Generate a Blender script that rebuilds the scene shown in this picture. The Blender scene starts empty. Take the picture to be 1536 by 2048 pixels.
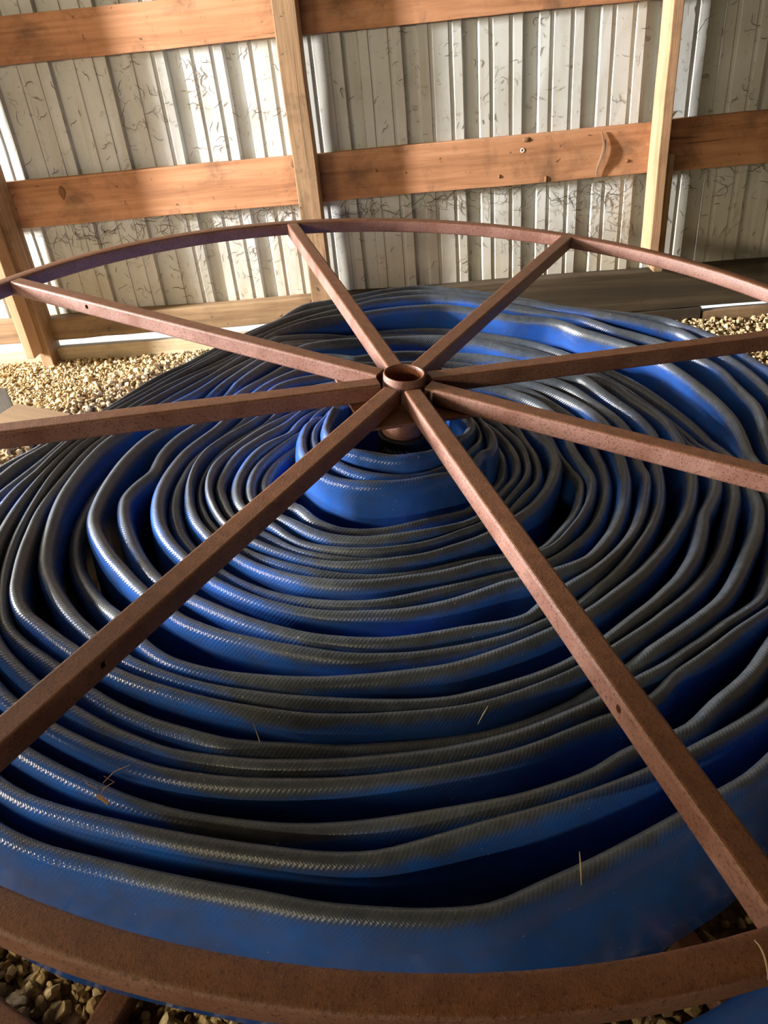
import bpy, bmesh, math, random
import numpy as np
from mathutils import Vector, Matrix

S = bpy.context.scene
COL = S.collection
rnd = random.Random(7)
rng = np.random.default_rng(11)

# ------------------------------------------------------------------ camera, light, exposure
EYE = 1.2
cam_d = bpy.data.cameras.new('camera')
cam_d.sensor_fit = 'VERTICAL'
cam_d.sensor_height = 36.0
cam_d.lens = 1521.3 * 36.0 / 2048.0
cam_d.clip_start = 0.02
cam = bpy.data.objects.new('camera', cam_d)
COL.objects.link(cam)
CR = Matrix(((0.99592061, 0.06017071, 0.06724297), (0.02416046, 0.54018040, -0.84120236), (-0.08693908, 0.83939539, 0.53652304)))
cam.matrix_world = Matrix.Translation((0, 0, EYE)) @ CR.to_4x4()
S.camera = cam

S.view_settings.view_transform = 'Standard'
S.view_settings.look = 'None'
S.view_settings.exposure = -0.1
S.view_settings.gamma = 1.0
S.view_settings.use_curve_mapping = False
S.cycles.use_denoising = True
S.cycles.max_bounces = 8
S.cycles.sample_clamp_indirect = 6.0

w = bpy.data.worlds.new('sky')
S.world = w
w.use_nodes = True
bg = w.node_tree.nodes['Background']
bg.inputs['Color'].default_value = (0.80, 0.90, 1.0, 1)
bg.inputs['Strength'].default_value = 3.2


def area(name, loc, target, sx, sy, power, color):
    d = bpy.data.lights.new(name, 'AREA')
    d.shape = 'RECTANGLE'
    d.size, d.size_y = sx, sy
    d.energy = power
    d.color = color
    o = bpy.data.objects.new(name, d)
    COL.objects.link(o)
    o.location = loc
    o.rotation_euler = (Vector(target) - Vector(loc)).to_track_quat('-Z', 'Y').to_euler()
    return o


# sunlight through the tall narrow opening high in the far left wall
area('door_daylight', (-5.52, 1.93, 1.95), (0.3, 1.93, 0.7), 0.30, 1.1, 2080, (1.0, 0.975, 0.94))
# warm light through the long gap in the added left partition, beside the camera
area('side_gap_daylight', (-2.95, -0.25, 1.70), (-0.4, 0.8, 0.4), 1.6, 0.16, 90, (1.0, 0.84, 0.56))
# thin slit of daylight above the doors behind the camera
area('slit_daylight', (-1.6, -3.9, 1.82), (-0.5, 1.0, 0.5), 2.6, 0.030, 80, (1.0, 0.84, 0.56))

# ------------------------------------------------------------------ helpers


def prop(o, label=None, cat=None, group=None, kind=None):
    if label: o['label'] = label
    if cat: o['category'] = cat
    if group: o['group'] = group
    if kind: o['kind'] = kind
    return o


def empty(name, loc=(0, 0, 0), mat=None):
    o = bpy.data.objects.new(name, None)
    COL.objects.link(o)
    o.empty_display_size = 0.1
    if mat is not None:
        o.matrix_world = mat
    else:
        o.location = loc
    return o


def link(name, me, mat=None, parent=None):
    o = bpy.data.objects.new(name, me)
    COL.objects.link(o)
    if mat: me.materials.append(mat)
    if parent: o.parent = parent
    return o


def from_bm(name, bm, mat=None, parent=None, smooth=False):
    me = bpy.data.meshes.new(name)
    bmesh.ops.recalc_face_normals(bm, faces=bm.faces)
    bm.to_mesh(me)
    bm.free()
    if smooth:
        for p in me.polygons: p.use_smooth = True
    return link(name, me, mat, parent)


def box_bm(x0, x1, y0, y1, z0, z1, bev=0.003, cuts=0, jitter=0.0, axis=0):
    bm = bmesh.new()
    r = bmesh.ops.create_cube(bm, size=1)
    for v in bm.verts:
        v.co = Vector(((x0 + x1) / 2 + v.co.x * (x1 - x0), (y0 + y1) / 2 + v.co.y * (y1 - y0), (z0 + z1) / 2 + v.co.z * (z1 - z0)))
    if bev:
        bmesh.ops.bevel(bm, geom=bm.edges[:], offset=bev, segments=2, affect='EDGES', profile=0.6)
    if cuts:
        es = [e for e in bm.edges if abs((e.verts[0].co - e.verts[1].co)[axis]) > 0.5 * (x1 - x0, y1 - y0, z1 - z0)[axis]]
        bmesh.ops.subdivide_edges(bm, edges=es, cuts=cuts)
        if jitter:
            a, b = [(1, 2), (0, 2), (0, 1)][axis]
            ph = [rnd.uniform(0, 6) for _ in range(4)]
            for v in bm.verts:
                t = v.co[axis]
                v.co[a] += jitter * 0.6 * math.sin(t * 9 + ph[0]) + jitter * 0.4 * math.sin(t * 31 + ph[1])
                v.co[b] += jitter * math.sin(t * 7 + ph[2]) + jitter * 0.5 * math.sin(t * 27 + ph[3])
    return bm


# ------------------------------------------------------------------ materials
class NT:
    def __init__(s, name):
        s.m = bpy.data.materials.new(name)
        s.m.use_nodes = True
        s.t = s.m.node_tree
        s.b = s.t.nodes['Principled BSDF']

    def n(s, typ, **kw):
        nd = s.t.nodes.new(typ)
        for k, v in kw.items():
            if k in nd.inputs: nd.inputs[k].default_value = v
            else: setattr(nd, k, v)
        return nd

    def l(s, a, b): s.t.links.new(a, b)

    def coords(s, scale=(1, 1, 1), kind='Object', rot=(0, 0, 0)):
        tc = s.n('ShaderNodeTexCoord')
        mp = s.n('ShaderNodeMapping')
        mp.inputs['Scale'].default_value = scale
        mp.inputs['Rotation'].default_value = rot
        s.l(tc.outputs[kind], mp.inputs[0])
        return mp.outputs[0]

    def noise(s, vec, scale, detail=4, rough=0.55, dist=0.0):
        nd = s.n('ShaderNodeTexNoise')
        nd.inputs['Scale'].default_value = scale
        nd.inputs['Detail'].default_value = detail
        nd.inputs['Roughness'].default_value = rough
        nd.inputs['Distortion'].default_value = dist
        if vec is not None: s.l(vec, nd.inputs['Vector'])
        return nd.outputs['Fac']

    def ramp(s, fac, stops):
        nd = s.n('ShaderNodeValToRGB')
        cr = nd.color_ramp
        while len(cr.elements) < len(stops): cr.elements.new(0.5)
        for e, (p, c) in zip(cr.elements, stops):
            e.position = p
            e.color = c if len(c) == 4 else (*c, 1)
        s.l(fac, nd.inputs[0])
        return nd.outputs['Color']

    def mix(s, fac, a, b, typ='MIX'):
        nd = s.n('ShaderNodeMixRGB')
        nd.blend_type = typ
        for i, v in ((0, fac), (1, a), (2, b)):
            if hasattr(v, 'is_linked'): s.l(v, nd.inputs[i])
            elif isinstance(v, (int, float)): nd.inputs[i].default_value = v
            else: nd.inputs[i].default_value = (*v, 1)
        return nd.outputs[0]

    def math(s, op, a, b=0.0, c=0.0):
        nd = s.n('ShaderNodeMath')
        nd.operation = op
        for i, v in enumerate((a, b, c)):
            if hasattr(v, 'is_linked'): s.l(v, nd.inputs[i])
            else: nd.inputs[i].default_value = v
        return nd.outputs[0]

    def bump(s, h, strength, dist, normal=None):
        nd = s.n('ShaderNodeBump')
        nd.inputs['Strength'].default_value = strength
        nd.inputs['Distance'].default_value = dist
        s.l(h, nd.inputs['Height'])
        if normal is not None: s.l(normal, nd.inputs['Normal'])
        return nd.outputs[0]

    def out(s, color=None, rough=None, normal=None, spec=0.5, metal=0.0):
        if color is not None:
            if hasattr(color, 'is_linked'): s.l(color, s.b.inputs['Base Color'])
            else: s.b.inputs['Base Color'].default_value = (*color, 1)
        if rough is not None:
            if hasattr(rough, 'is_linked'): s.l(rough, s.b.inputs['Roughness'])
            else: s.b.inputs['Roughness'].default_value = rough
        if normal is not None: s.l(normal, s.b.inputs['Normal'])
        s.b.inputs['Specular IOR Level'].default_value = spec
        s.b.inputs['Metallic'].default_value = metal
        return s.m


def wood(name, c_dark, c_mid, c_light, axis='X', dirt=0.5, rough=0.75, seed=0.0):
    t = NT(name)
    st = {'X': (0.35, 7, 7), 'Z': (7, 7, 0.35), 'Y': (7, 0.35, 7)}[axis]
    tc = t.n('ShaderNodeTexCoord')
    mp = t.n('ShaderNodeMapping')
    mp.inputs['Scale'].default_value = st
    mp.inputs['Location'].default_value = (seed, seed * 1.7, seed * 2.3)
    t.l(tc.outputs['Object'], mp.inputs[0])
    v = mp.outputs[0]
    oi = t.n('ShaderNodeObjectInfo')
    add = t.n('ShaderNodeVectorMath')
    t.l(v, add.inputs[0])
    sc = t.n('ShaderNodeVectorMath', operation='SCALE')
    sc.inputs[0].default_value = (37, 53, 71)
    t.l(oi.outputs['Random'], sc.inputs['Scale'])
    t.l(sc.outputs[0], add.inputs[1])
    v = add.outputs[0]
    g = t.noise(v, 2.2, 6, 0.6, 0.8)
    fine = t.noise(v, 14, 4, 0.6, 0.3)
    # grime blotches and small dark marks
    ob = t.coords((1, 1, 1))
    blot = t.noise(ob, 5.5, 5, 0.65, 0.4)
    col2 = t.ramp(g, [(0.28, c_dark), (0.5, c_mid), (0.72, c_light)])
    col2 = t.mix(t.ramp(fine, [(0.3, (0.35,) * 3), (0.55, (0,) * 3)]), col2, c_dark)
    col2 = t.mix(t.ramp(blot, [(0.5, (0,) * 3), (0.75, (dirt,) * 3)]), col2, (0.05, 0.032, 0.018))
    spk = t.noise(ob, 42, 3, 0.6, 0.6)
    col2 = t.mix(t.ramp(spk, [(0.66, (0,) * 3), (0.74, (dirt * 1.2,) * 3)]), col2, (0.03, 0.018, 0.01))
    cs = {'X': (0.9, 26, 26), 'Z': (26, 26, 0.9), 'Y': (26, 0.9, 26)}[axis]
    cr_ = t.noise(t.coords(cs), 1.0, 3, 0.6, 0.4)
    col2 = t.mix(t.ramp(cr_, [(0.66, (0,) * 3), (0.71, (min(1, dirt * 1.1),) * 3)]), col2, (0.022, 0.014, 0.008))
    h = t.math('ADD', g, t.math('MULTIPLY', fine, 0.5))
    return t.out(col2, rough, t.bump(h, 0.35, 0.004), spec=0.3)


M_GIRT = wood('girt_wood', (0.20, 0.088, 0.04), (0.37, 0.175, 0.085), (0.48, 0.255, 0.14), 'X', 0.72)
M_POST = wood('post_wood', (0.14, 0.082, 0.042), (0.27, 0.165, 0.088), (0.36, 0.235, 0.135), 'Z', 0.8, 0.8)
M_STUD = wood('stud_wood', (0.27, 0.15, 0.08), (0.38, 0.23, 0.13), (0.46, 0.295, 0.175), 'Z', 0.45)
M_SILL = wood('sill_wood', (0.10, 0.06, 0.03), (0.20, 0.125, 0.065), (0.30, 0.20, 0.11), 'X', 0.75)
M_ROT = wood('rotten_wood', (0.022, 0.016, 0.009), (0.048, 0.034, 0.019), (0.085, 0.060, 0.034), 'X', 0.8)
M_BASE = wood('base_wood', (0.28, 0.21, 0.13), (0.42, 0.33, 0.21), (0.52, 0.43, 0.29), 'X', 0.35)
M_GREY = wood('grey_wood', (0.06, 0.055, 0.045), (0.12, 0.11, 0.09), (0.18, 0.165, 0.135), 'X', 0.5)
M_PLY = wood('ply_wood', (0.12, 0.072, 0.034), (0.155, 0.096, 0.047), (0.19, 0.12, 0.062), 'X', 0.2)
M_ROOF = wood('roof_wood', (0.06, 0.04, 0.025), (0.10, 0.07, 0.04), (0.14, 0.10, 0.06), 'X', 0.4)


def sheet_mat():
    t = NT('painted_sheet_metal')
    ob = t.coords((1, 1, 1))
    big = t.noise(ob, 2.3, 5, 0.6, 0.3)
    vert = t.noise(t.coords((9, 9, 0.7)), 2.0, 5, 0.65, 0.2)
    col = t.ramp(big, [(0.3, (0.365, 0.36, 0.325)), (0.55, (0.455, 0.465, 0.45)), (0.8, (0.50, 0.52, 0.52))])
    col = t.mix(t.ramp(vert, [(0.5, (0,) * 3), (0.78, (0.55,) * 3)]), col, (0.27, 0.22, 0.14))
    spk = t.noise(ob, 26, 4, 0.65, 1.2)
    col = t.mix(t.ramp(spk, [(0.60, (0,) * 3), (0.72, (0.7,) * 3)]), col, (0.14, 0.10, 0.06))
    # grime that has gathered low on the wall
    sx = t.n('ShaderNodeSeparateXYZ')
    t.l(ob, sx.inputs[0])
    low = t.math('ADD', sx.outputs['Z'], t.math('MULTIPLY', big, 0.5))
    col = t.mix(t.ramp(low, [(0.42, (0.45,) * 3), (0.85, (0,) * 3)]), col, (0.36, 0.29, 0.17))
    return t.out(col, 0.55, t.bump(big, 0.1, 0.01), spec=0.35)


def rust_mat(name, side=((0.125, 0.052, 0.036), (0.205, 0.105, 0.083)), top=((0.085, 0.031, 0.012), (0.150, 0.060, 0.026)), dark=(0.035, 0.014, 0.007)):
    t = NT(name)
    ob = t.coords((1, 1, 1))
    a = t.noise(ob, 9, 6, 0.65, 0.3)
    b = t.noise(ob, 230, 4, 0.7)
    c = t.noise(ob, 520, 2, 0.5)
    side_tone = t.ramp(a, [(0.32, side[0]), (0.68, side[1])])
    top_tone = t.ramp(t.noise(ob, 38, 5, 0.7), [(0.32, top[0]), (0.68, top[1])])
    # faces turned up get a darker brown, the sides a redder tone
    tc = t.n('ShaderNodeTexCoord')
    sp = t.n('ShaderNodeSeparateXYZ')
    t.l(tc.outputs['Normal'], sp.inputs[0])
    k = t.math('ADD', sp.outputs['Z'], t.math('MULTIPLY', t.math('SUBTRACT', b, 0.5), 0.9))
    col = t.mix(t.ramp(k, [(0.45, (0,) * 3), (0.8, (1,) * 3)]), side_tone, top_tone)
    col = t.mix(t.ramp(b, [(0.54, (0,) * 3), (0.66, (0.8,) * 3)]), col, dark)
    col = t.mix(t.ramp(c, [(0.66, (0,) * 3), (0.73, (0.55,) * 3)]), col, (0.32, 0.19, 0.12))
    h = t.math('ADD', b, t.math('MULTIPLY', c, 0.6))
    return t.out(col, t.ramp(a, [(0.3, (0.42,) * 3), (0.7, (0.6,) * 3)]), t.bump(h, 0.45, 0.0012), spec=0.42)


def hose_mat():
    t = NT('blue_hose_rubber')
    tc = t.n('ShaderNodeTexCoord')
    sep = t.n('ShaderNodeSeparateXYZ')
    t.l(tc.outputs['UV'], sep.inputs[0])
    u, v = sep.outputs['X'], sep.outputs['Y']       # u along the hose (m), v across: 0 at the crest, +outside
    ob = t.coords((1, 1, 1))
    big = t.noise(ob, 6, 5, 0.65, 0.4)
    med = t.noise(ob, 45, 4, 0.65)
    blue = t.ramp(big, [(0.3, (0.010, 0.085, 0.40)), (0.7, (0.014, 0.125, 0.58))])
    # scuffed, dust-holding fold along the crest
    av = t.math('ABSOLUTE', t.math('ADD', v, 0.006))
    wear = t.math('ADD', av, t.math('MULTIPLY', t.math('SUBTRACT', med, 0.5), 0.012))
    wear = t.math('ADD', wear, t.math('MULTIPLY', t.math('SUBTRACT', big, 0.5), 0.022))
    wear = t.math('ADD', wear, t.math('MULTIPLY', t.math('SUBTRACT', t.noise(ob, 2.4, 3, 0.5), 0.47), 0.075))
    fac = t.ramp(wear, [(0.009, (0.88,) * 3), (0.027, (0.06,) * 3)])
    fac.node.color_ramp.interpolation = 'EASE'
    dust = t.ramp(med, [(0.35, (0.056, 0.063, 0.044)), (0.65, (0.098, 0.106, 0.080))])
    col = t.mix(fac, blue, dust)
    # dry dirt and a few pale specks
    col = t.mix(t.ramp(t.noise(ob, 17, 5, 0.7, 0.3), [(0.38, (0.10,) * 3), (0.74, (0.55,) * 3)]), col, (0.062, 0.061, 0.054))
    col = t.mix(t.ramp(t.noise(ob, 150, 2, 0.5), [(0.755, (0,) * 3), (0.775, (0.8,) * 3)]), col, (0.55, 0.52, 0.42))
    # woven cover: diagonal cords
    def cord(k1, k2):
        p = t.math('ADD', t.math('MULTIPLY', u, k1), t.math('MULTIPLY', v, k2))
        return t.math('SINE', p)
    h = t.math('MULTIPLY', cord(950, 620), 0.5)
    h = t.math('ADD', h, t.math('MULTIPLY', cord(-1500, 1500), 0.25))
    near_fold = t.ramp(t.math('ABSOLUTE', v), [(0.016, (1,) * 3), (0.045, (0.12,) * 3)])
    h = t.math('MULTIPLY', h, near_fold)
    nb = t.bump(h, 0.32, 0.0006)
    nb = t.bump(med, 0.12, 0.004, nb)
    rg = t.mix(fac, (0.15,) * 3, (0.33,) * 3)
    rg = t.mix(t.ramp(big, [(0.45, (0,) * 3), (0.75, (0.4,) * 3)]), rg, (0.45,) * 3)
    return t.out(col, rg, nb, spec=0.5)


def gravel_ground():
    t = NT('gravel_bed')
    ob = t.coords((1, 1, 1))
    vo = t.n('ShaderNodeTexVoronoi')
    vo.inputs['Scale'].default_value = 55
    t.l(ob, vo.inputs['Vector'])
    a = t.noise(ob, 4, 5, 0.6)
    col = t.ramp(a, [(0.3, (0.15, 0.10, 0.05)), (0.6, (0.26, 0.18, 0.095)), (0.8, (0.34, 0.25, 0.14))])
    col = t.mix(t.ramp(t.noise(ob, 60, 3, 0.6), [(0.4, (0.5,) * 3), (0.6, (0,) * 3)]), col, (0.09, 0.06, 0.03))
    return t.out(col, 0.9, t.bump(vo.outputs['Distance'], 0.8, 0.02), spec=0.2)


def stone_mat():
    t = NT('limestone_gravel')
    at = t.n('ShaderNodeAttribute', attribute_name='tint')
    ob = t.coords((1, 1, 1))
    col = t.ramp(at.outputs['Fac'], [(0.0, (0.30, 0.20, 0.095)), (0.4, (0.48, 0.35, 0.18)), (0.8, (0.62, 0.48, 0.27)), (1.0, (0.72, 0.61, 0.40))])
    col = t.mix(t.ramp(t.noise(ob, 90, 3, 0.6), [(0.42, (0.4,) * 3), (0.62, (0,) * 3)]), col, (0.14, 0.09, 0.045))
    return t.out(col, 0.9, t.bump(t.noise(ob, 160, 3, 0.6), 0.3, 0.003), spec=0.2)


def plain(name, c, r=0.7, spec=0.3):
    return NT(name).out(c, r, spec=spec)


M_SHEET = sheet_mat()
M_RUST = rust_mat('rusty_red_steel')
M_RUSTIN = rust_mat('rusty_pipe_inside', ((0.14, 0.045, 0.018), (0.24, 0.085, 0.04)))
M_HOSE = hose_mat()
M_GROUND = gravel_ground()
M_STONE = stone_mat()
M_BLACK = plain('black_rubber', (0.012, 0.011, 0.010), 0.5)
M_PRINT = plain('white_print', (0.6, 0.55, 0.42), 0.6)
M_STRAW = plain('dry_straw', (0.34, 0.27, 0.16), 0.8)
M_LEAF = plain('dry_leaf', (0.42, 0.26, 0.16), 0.7)
M_WEB = plain('cobweb_dirt', (0.06, 0.042, 0.026), 0.95, 0.1)
M_STEEL = plain('zinc_washer', (0.55, 0.53, 0.47), 0.45, 0.5)
M_BARK = wood('bark_strip', (0.10, 0.06, 0.035), (0.20, 0.12, 0.07), (0.30, 0.19, 0.11), 'Z', 0.5)
M_MUD = plain('dry_mud', (0.17, 0.085, 0.045), 0.9, 0.1)

# ------------------------------------------------------------------ reel frame of reference
HUB = Vector((-0.04856507, 1.50608471, EYE - 0.62715562))
RR = Matrix(((0.99378332, 0.03063202, 0.10703457), (-0.02394094, 0.99771060, -0.06324857), (-0.10872695, 0.06029287, 0.99224151)))
RM = Matrix.Translation(HUB) @ RR.to_4x4()
AX = RR @ Vector((0, 0, 1))
TH0 = math.radians(109.95)
R_OUT, TUBE = 1.2, 0.038
LOW = -0.43            # top face of the lower flange


def wall_ground(x, y):
    return -0.002 - 0.012 * x


def ground_z(x, y):
    dx, dy = x - HUB.x, y - HUB.y
    # plane just under the lower flange
    base = HUB + AX * (LOW - TUBE - 0.006)
    zp = base.z - (AX.x * (x - base.x) + AX.y * (y - base.y)) / AX.z
    r = math.hypot(dx, dy)
    s = min(max((r - 1.18) / 0.55, 0), 1)
    s = s * s * (3 - 2 * s)
    zw = wall_ground(max(min(x, 3.0), -3.0), y)
    # gravel heaped against the lower flange on the far left side
    az = math.degrees(math.atan2(dy, dx)) % 360
    h = min(max((az - 100) / 25, 0), 1) * min(max((222 - az) / 25, 0), 1) * min(max((r - 0.93) / 0.12, 0), 1)
    zp += 0.072 * h
    return zp * (1 - s) + zw * s


# ------------------------------------------------------------------ ground
def build_ground():
    xs = np.concatenate([np.linspace(-5.9, -2.4, 12), np.linspace(-2.3, 2.3, 93), np.linspace(2.4, 4.9, 9)])
    ys = np.concatenate([np.linspace(-4.3, -0.3, 12), np.linspace(-0.2, 3.5, 75), np.linspace(3.7, 9.0, 10)])
    V = []
    for y in ys:
        for x in xs:
            z = ground_z(x, y)
            if -2.4 < x < 2.4 and -0.3 < y < 3.4:
                z += 0.006 * math.sin(7 * x + 3 * y) * math.sin(5 * y - 4 * x) - 0.004
            if y > 3.44: z = -0.25
            V.append((x, y, z))
    nx = len(xs)
    F = [(j * nx + i, j * nx + i + 1, (j + 1) * nx + i + 1, (j + 1) * nx + i) for j in range(len(ys) - 1) for i in range(nx - 1)]
    me = bpy.data.meshes.new('floor')
    me.from_pydata(V, [], F)
    for p in me.polygons: p.use_smooth = True
    prop(link('floor', me, M_GROUND), kind='structure')


build_ground()
M_YARD = plain('pale_yard_gravel', (0.80, 0.79, 0.74), 0.9, 0.1)
me = bpy.data.meshes.new('floor_yard')
me.from_pydata([(-6, 3.40, -0.11), (6, 3.40, -0.11), (6, 9, -0.11), (-6, 9, -0.11)], [], [(0, 1, 2, 3)])
prop(link('floor_yard', me, M_YARD), kind='structure')

# ------------------------------------------------------------------ shed shell
PITCH, PHASE = 0.2305, 0.243


def build_sheet():
    y0 = 3.42
    prof = []
    n0 = int(math.floor((-5.6 - PHASE) / PITCH))
    n1 = int(math.ceil((4.6 - PHASE) / PITCH))
    for n in range(n0, n1):
        c = PHASE + n * PITCH
        for a, d in ((-0.036, 0), (-0.030, 0.023), (0.026, 0.023), (0.032, 0)):
            prof.append((c + a, y0 + d))
        for m in (1, 2):
            cc = c + PITCH * m / 3
            for a, d in ((-0.010, 0), (-0.007, 0.0048), (0.006, 0.0048), (0.0095, 0)):
                prof.append((cc + a, y0 + d))
    zs = [0.165] + list(np.linspace(0.3, 3.5, 22))
    V, F = [], []
    rr = random.Random(3)
    for z in zs:
        for i, (x, y) in enumerate(prof):
            V.append((x + rr.uniform(-1, 1) * 0.0012, y + rr.uniform(-1, 1) * 0.0008, z))
    n = len(prof)
    for j in range(len(zs) - 1):
        for i in range(n - 1):
            F.append((j * n + i, j * n + i + 1, (j + 1) * n + i + 1, (j + 1) * n + i))
    me = bpy.data.meshes.new('wall_back')
    me.from_pydata(V, [], F)
    o = link('wall_back', me, M_SHEET)
    prop(o, kind='structure')
    sm = o.modifiers.new('thickness', 'SOLIDIFY')
    sm.thickness = 0.0008
    sm.offset = 1


build_sheet()


def struct_box(name, *a, mat=None, **k):
    return prop(from_bm(name, box_bm(*a, bev=0, **k), mat), kind='structure')


def wall_with_openings(name, fixed, axis, lo, hi, openings, top, mat):
    bm = bmesh.new()
    t = 0.06
    def add(a, b, z0, z1):
        if axis == 'x': b2 = box_bm(fixed - t, fixed, a, b, z0, z1, bev=0)
        else: b2 = box_bm(a, b, fixed - t, fixed, z0, z1, bev=0)
        me = bpy.data.meshes.new('tmp'); b2.to_mesh(me); b2.free(); bm.from_mesh(me); bpy.data.meshes.remove(me)
    at = lo
    for o0, o1, z0, z1 in openings:
        add(at, o0, -0.3, top)
        add(o0, o1, z1, top)
        if z0 > -0.3: add(o0, o1, -0.3, z0)
        at = o1
    add(at, hi, -0.3, top)
    return prop(from_bm(name, bm, mat), kind='structure')


wall_with_openings('wall_left', -5.6, 'x', 1.38, 3.5, [(1.66, 2.20, 1.36, 2.54)], 3.5, M_ROOF)
wall_with_openings('wall_blocker_left', -3.0, 'x', -4.0, 1.44, [(-1.08, 0.58, 1.60, 1.80)], 3.5, M_ROOF)  # unseen partition, added to keep the door light off the coil's front
wall_with_openings('wall_blocker_return', 1.44, 'y', -5.66, -3.0, [], 3.5, M_ROOF)  # added return of that partition, out of view, cuts off the door light
wall_with_openings('wall_front', -4.0, 'y', -3.06, 4.66, [(-2.9, -0.3, 1.79, 1.85)], 3.5, M_ROOF)
struct_box('wall_right', 4.6, 4.66, -4.0, 3.5, -0.4, 3.5, mat=M_ROOF)
struct_box('ceiling', -5.66, 4.66, -4.06, 3.5, 3.5, 3.56, mat=M_ROOF)

# ------------------------------------------------------------------ framing timbers


def timber(name, label, cat, box, mat, group=None, bev=0.003, cuts=14, jitter=0.0012, axis=0):
    x0, x1, y0, y1, z0, z1 = box
    cx, cy, cz = (x0 + x1) / 2, (y0 + y1) / 2, z0
    bm = box_bm(x0 - cx, x1 - cx, y0 - cy, y1 - cy, 0, z1 - z0, bev, cuts, jitter, axis)
    o = from_bm(name, bm, mat)
    o.location = (cx, cy, cz)
    prop(o, label, cat, group)
    return o


GY0, GY1 = 3.381, 3.419
G = 'horizontal girt boards on the metal wall'
timber('wall_board', 'orange-brown girt board at top left, left of the middle post, above the lighter metal panel', 'board', (-3.6, -0.44, GY0, GY1, EYE - 0.002, EYE + 0.155), M_GIRT, G, cuts=30)
timber('wall_board', 'orange-brown girt board along the very top edge, between the middle post and the right stud', 'board', (-0.437, 0.962, GY0, GY1, EYE - 0.003, EYE + 0.181), M_GIRT, G)
timber('wall_board', 'girt board at the top right corner, right of the right stud', 'board', (0.965, 4.5, GY0, GY1, EYE + 0.0, EYE + 0.184), M_GIRT, G, cuts=30)
timber('wall_board', 'middle girt board left of the middle post, pale lit face with insect marks', 'board', (-3.6, -0.44, GY0, GY1, EYE - 0.598, EYE - 0.412), M_GIRT, G, cuts=30)
timber('wall_board', 'middle girt board between the middle post and the right stud, with hanging bark strip and round washer', 'board', (-0.437, 0.962, GY0, GY1, EYE - 0.598, EYE - 0.414), M_GIRT, G)
timber('wall_board', 'dark shaded middle girt board right of the right stud', 'board', (0.965, 4.5, GY0, GY1, EYE - 0.600, EYE - 0.408), M_GIRT, G, cuts=30)

timber('wall_post', 'thick middle wall post with split front face, behind the reel hub', 'post', (-0.480, -0.391, 3.280, GY0 - 0.001, -0.1, 3.5), M_POST, None, 0.004, 24, 0.0015, 2)
timber('wall_stud', 'slim pale stud on the right with brightly lit left edge', 'post', (0.942, 0.979, 3.238, GY0 - 0.001, 0.268, 3.5), M_STUD, None, 0.003, 24, 0.001, 2)
timber('wall_brace', 'short dark wood block nailed to the right side of the pale right stud', 'board', (0.980, 1.018, 3.285, GY0 - 0.001, 0.225, EYE - 0.52), M_POST, None, 0.003, 8, 0.001, 2)
timber('wall_stud', 'narrow pale stud at the left frame edge, in front of the left post', 'post', (-1.765, -1.728, 3.168, 3.259, 0.095, 3.5), M_STUD, None, 0.003, 24, 0.001, 2)
timber('wall_post', 'brown left wall post standing in the gravel near the left frame edge', 'post', (-1.752, -1.700, 3.26, GY0 - 0.001, -0.02, 3.5), M_POST, None, 0.004, 24, 0.0015, 2)

timber('sill_board', 'weathered brown sill board across the left bay, above the bright gap', 'board', (-3.6, -0.44, 3.345, GY1, 0.112, 0.213), M_SILL, None, 0.004, 30, 0.002)
timber('sill_board', 'dark weathered sill board across the right bay behind the hose', 'board', (-0.437, 4.5, 3.345, GY1, 0.040, 0.213), M_ROT, None, 0.004, 30, 0.002)
timber('splash_board', 'dark rotten board below the right sill, ending ragged beside the gravel', 'board', (-0.437, 1.222, 3.335, GY1, -0.09, 0.038), M_ROT, None, 0.004, 20, 0.003)
timber('base_board', 'pale base board under the bright gap at left, half buried in gravel', 'board', (-3.6, -0.44, 3.335, 3.375, -0.08, 0.078), M_BASE, None, 0.003, 30, 0.002)
timber('base_board', 'grey-brown base board under the bright gap at right, above dark gravel', 'board', (1.228, 4.5, 3.335, 3.375, -0.20, 0.022), M_SILL, None, 0.003, 20, 0.002)

# ------------------------------------------------------------------ reel
reel = empty('hose_reel', mat=RM)
prop(reel, 'large rusty steel hose reel lying flat, eight-spoke wheel over coiled blue hose', 'reel')


def ring_mesh(name, z_top, parent):
    seg, prof = 160, []
    rb = 0.006
    for (cx, cz, a0) in ((R_OUT - rb, z_top - rb, 0), (R_OUT - TUBE + rb, z_top - rb, 90), (R_OUT - TUBE + rb, z_top - TUBE + rb, 180), (R_OUT - rb, z_top - TUBE + rb, 270)):
        for k in range(4):
            a = math.radians(a0 + k * 30)
            prof.append((cx + rb * math.cos(a), cz + rb * math.sin(a)))
    V, F = [], []
    n = len(prof)
    for i in range(seg):
        a = 2 * math.pi * i / seg
        for r, z in prof: V.append((r * math.cos(a), r * math.sin(a), z))
    for i in range(seg):
        for j in range(n):
            F.append((i * n + j, ((i + 1) % seg) * n + j, ((i + 1) % seg) * n + (j + 1) % n, i * n + (j + 1) % n))
    me = bpy.data.meshes.new(name)
    me.from_pydata(V, [], F)
    bm = bmesh.new(); bm.from_mesh(me); bmesh.ops.recalc_face_normals(bm, faces=bm.faces); bm.to_mesh(me); bm.free()
    for p in me.polygons: p.use_smooth = True
    return link(name, me, M_RUST, parent)


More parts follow.
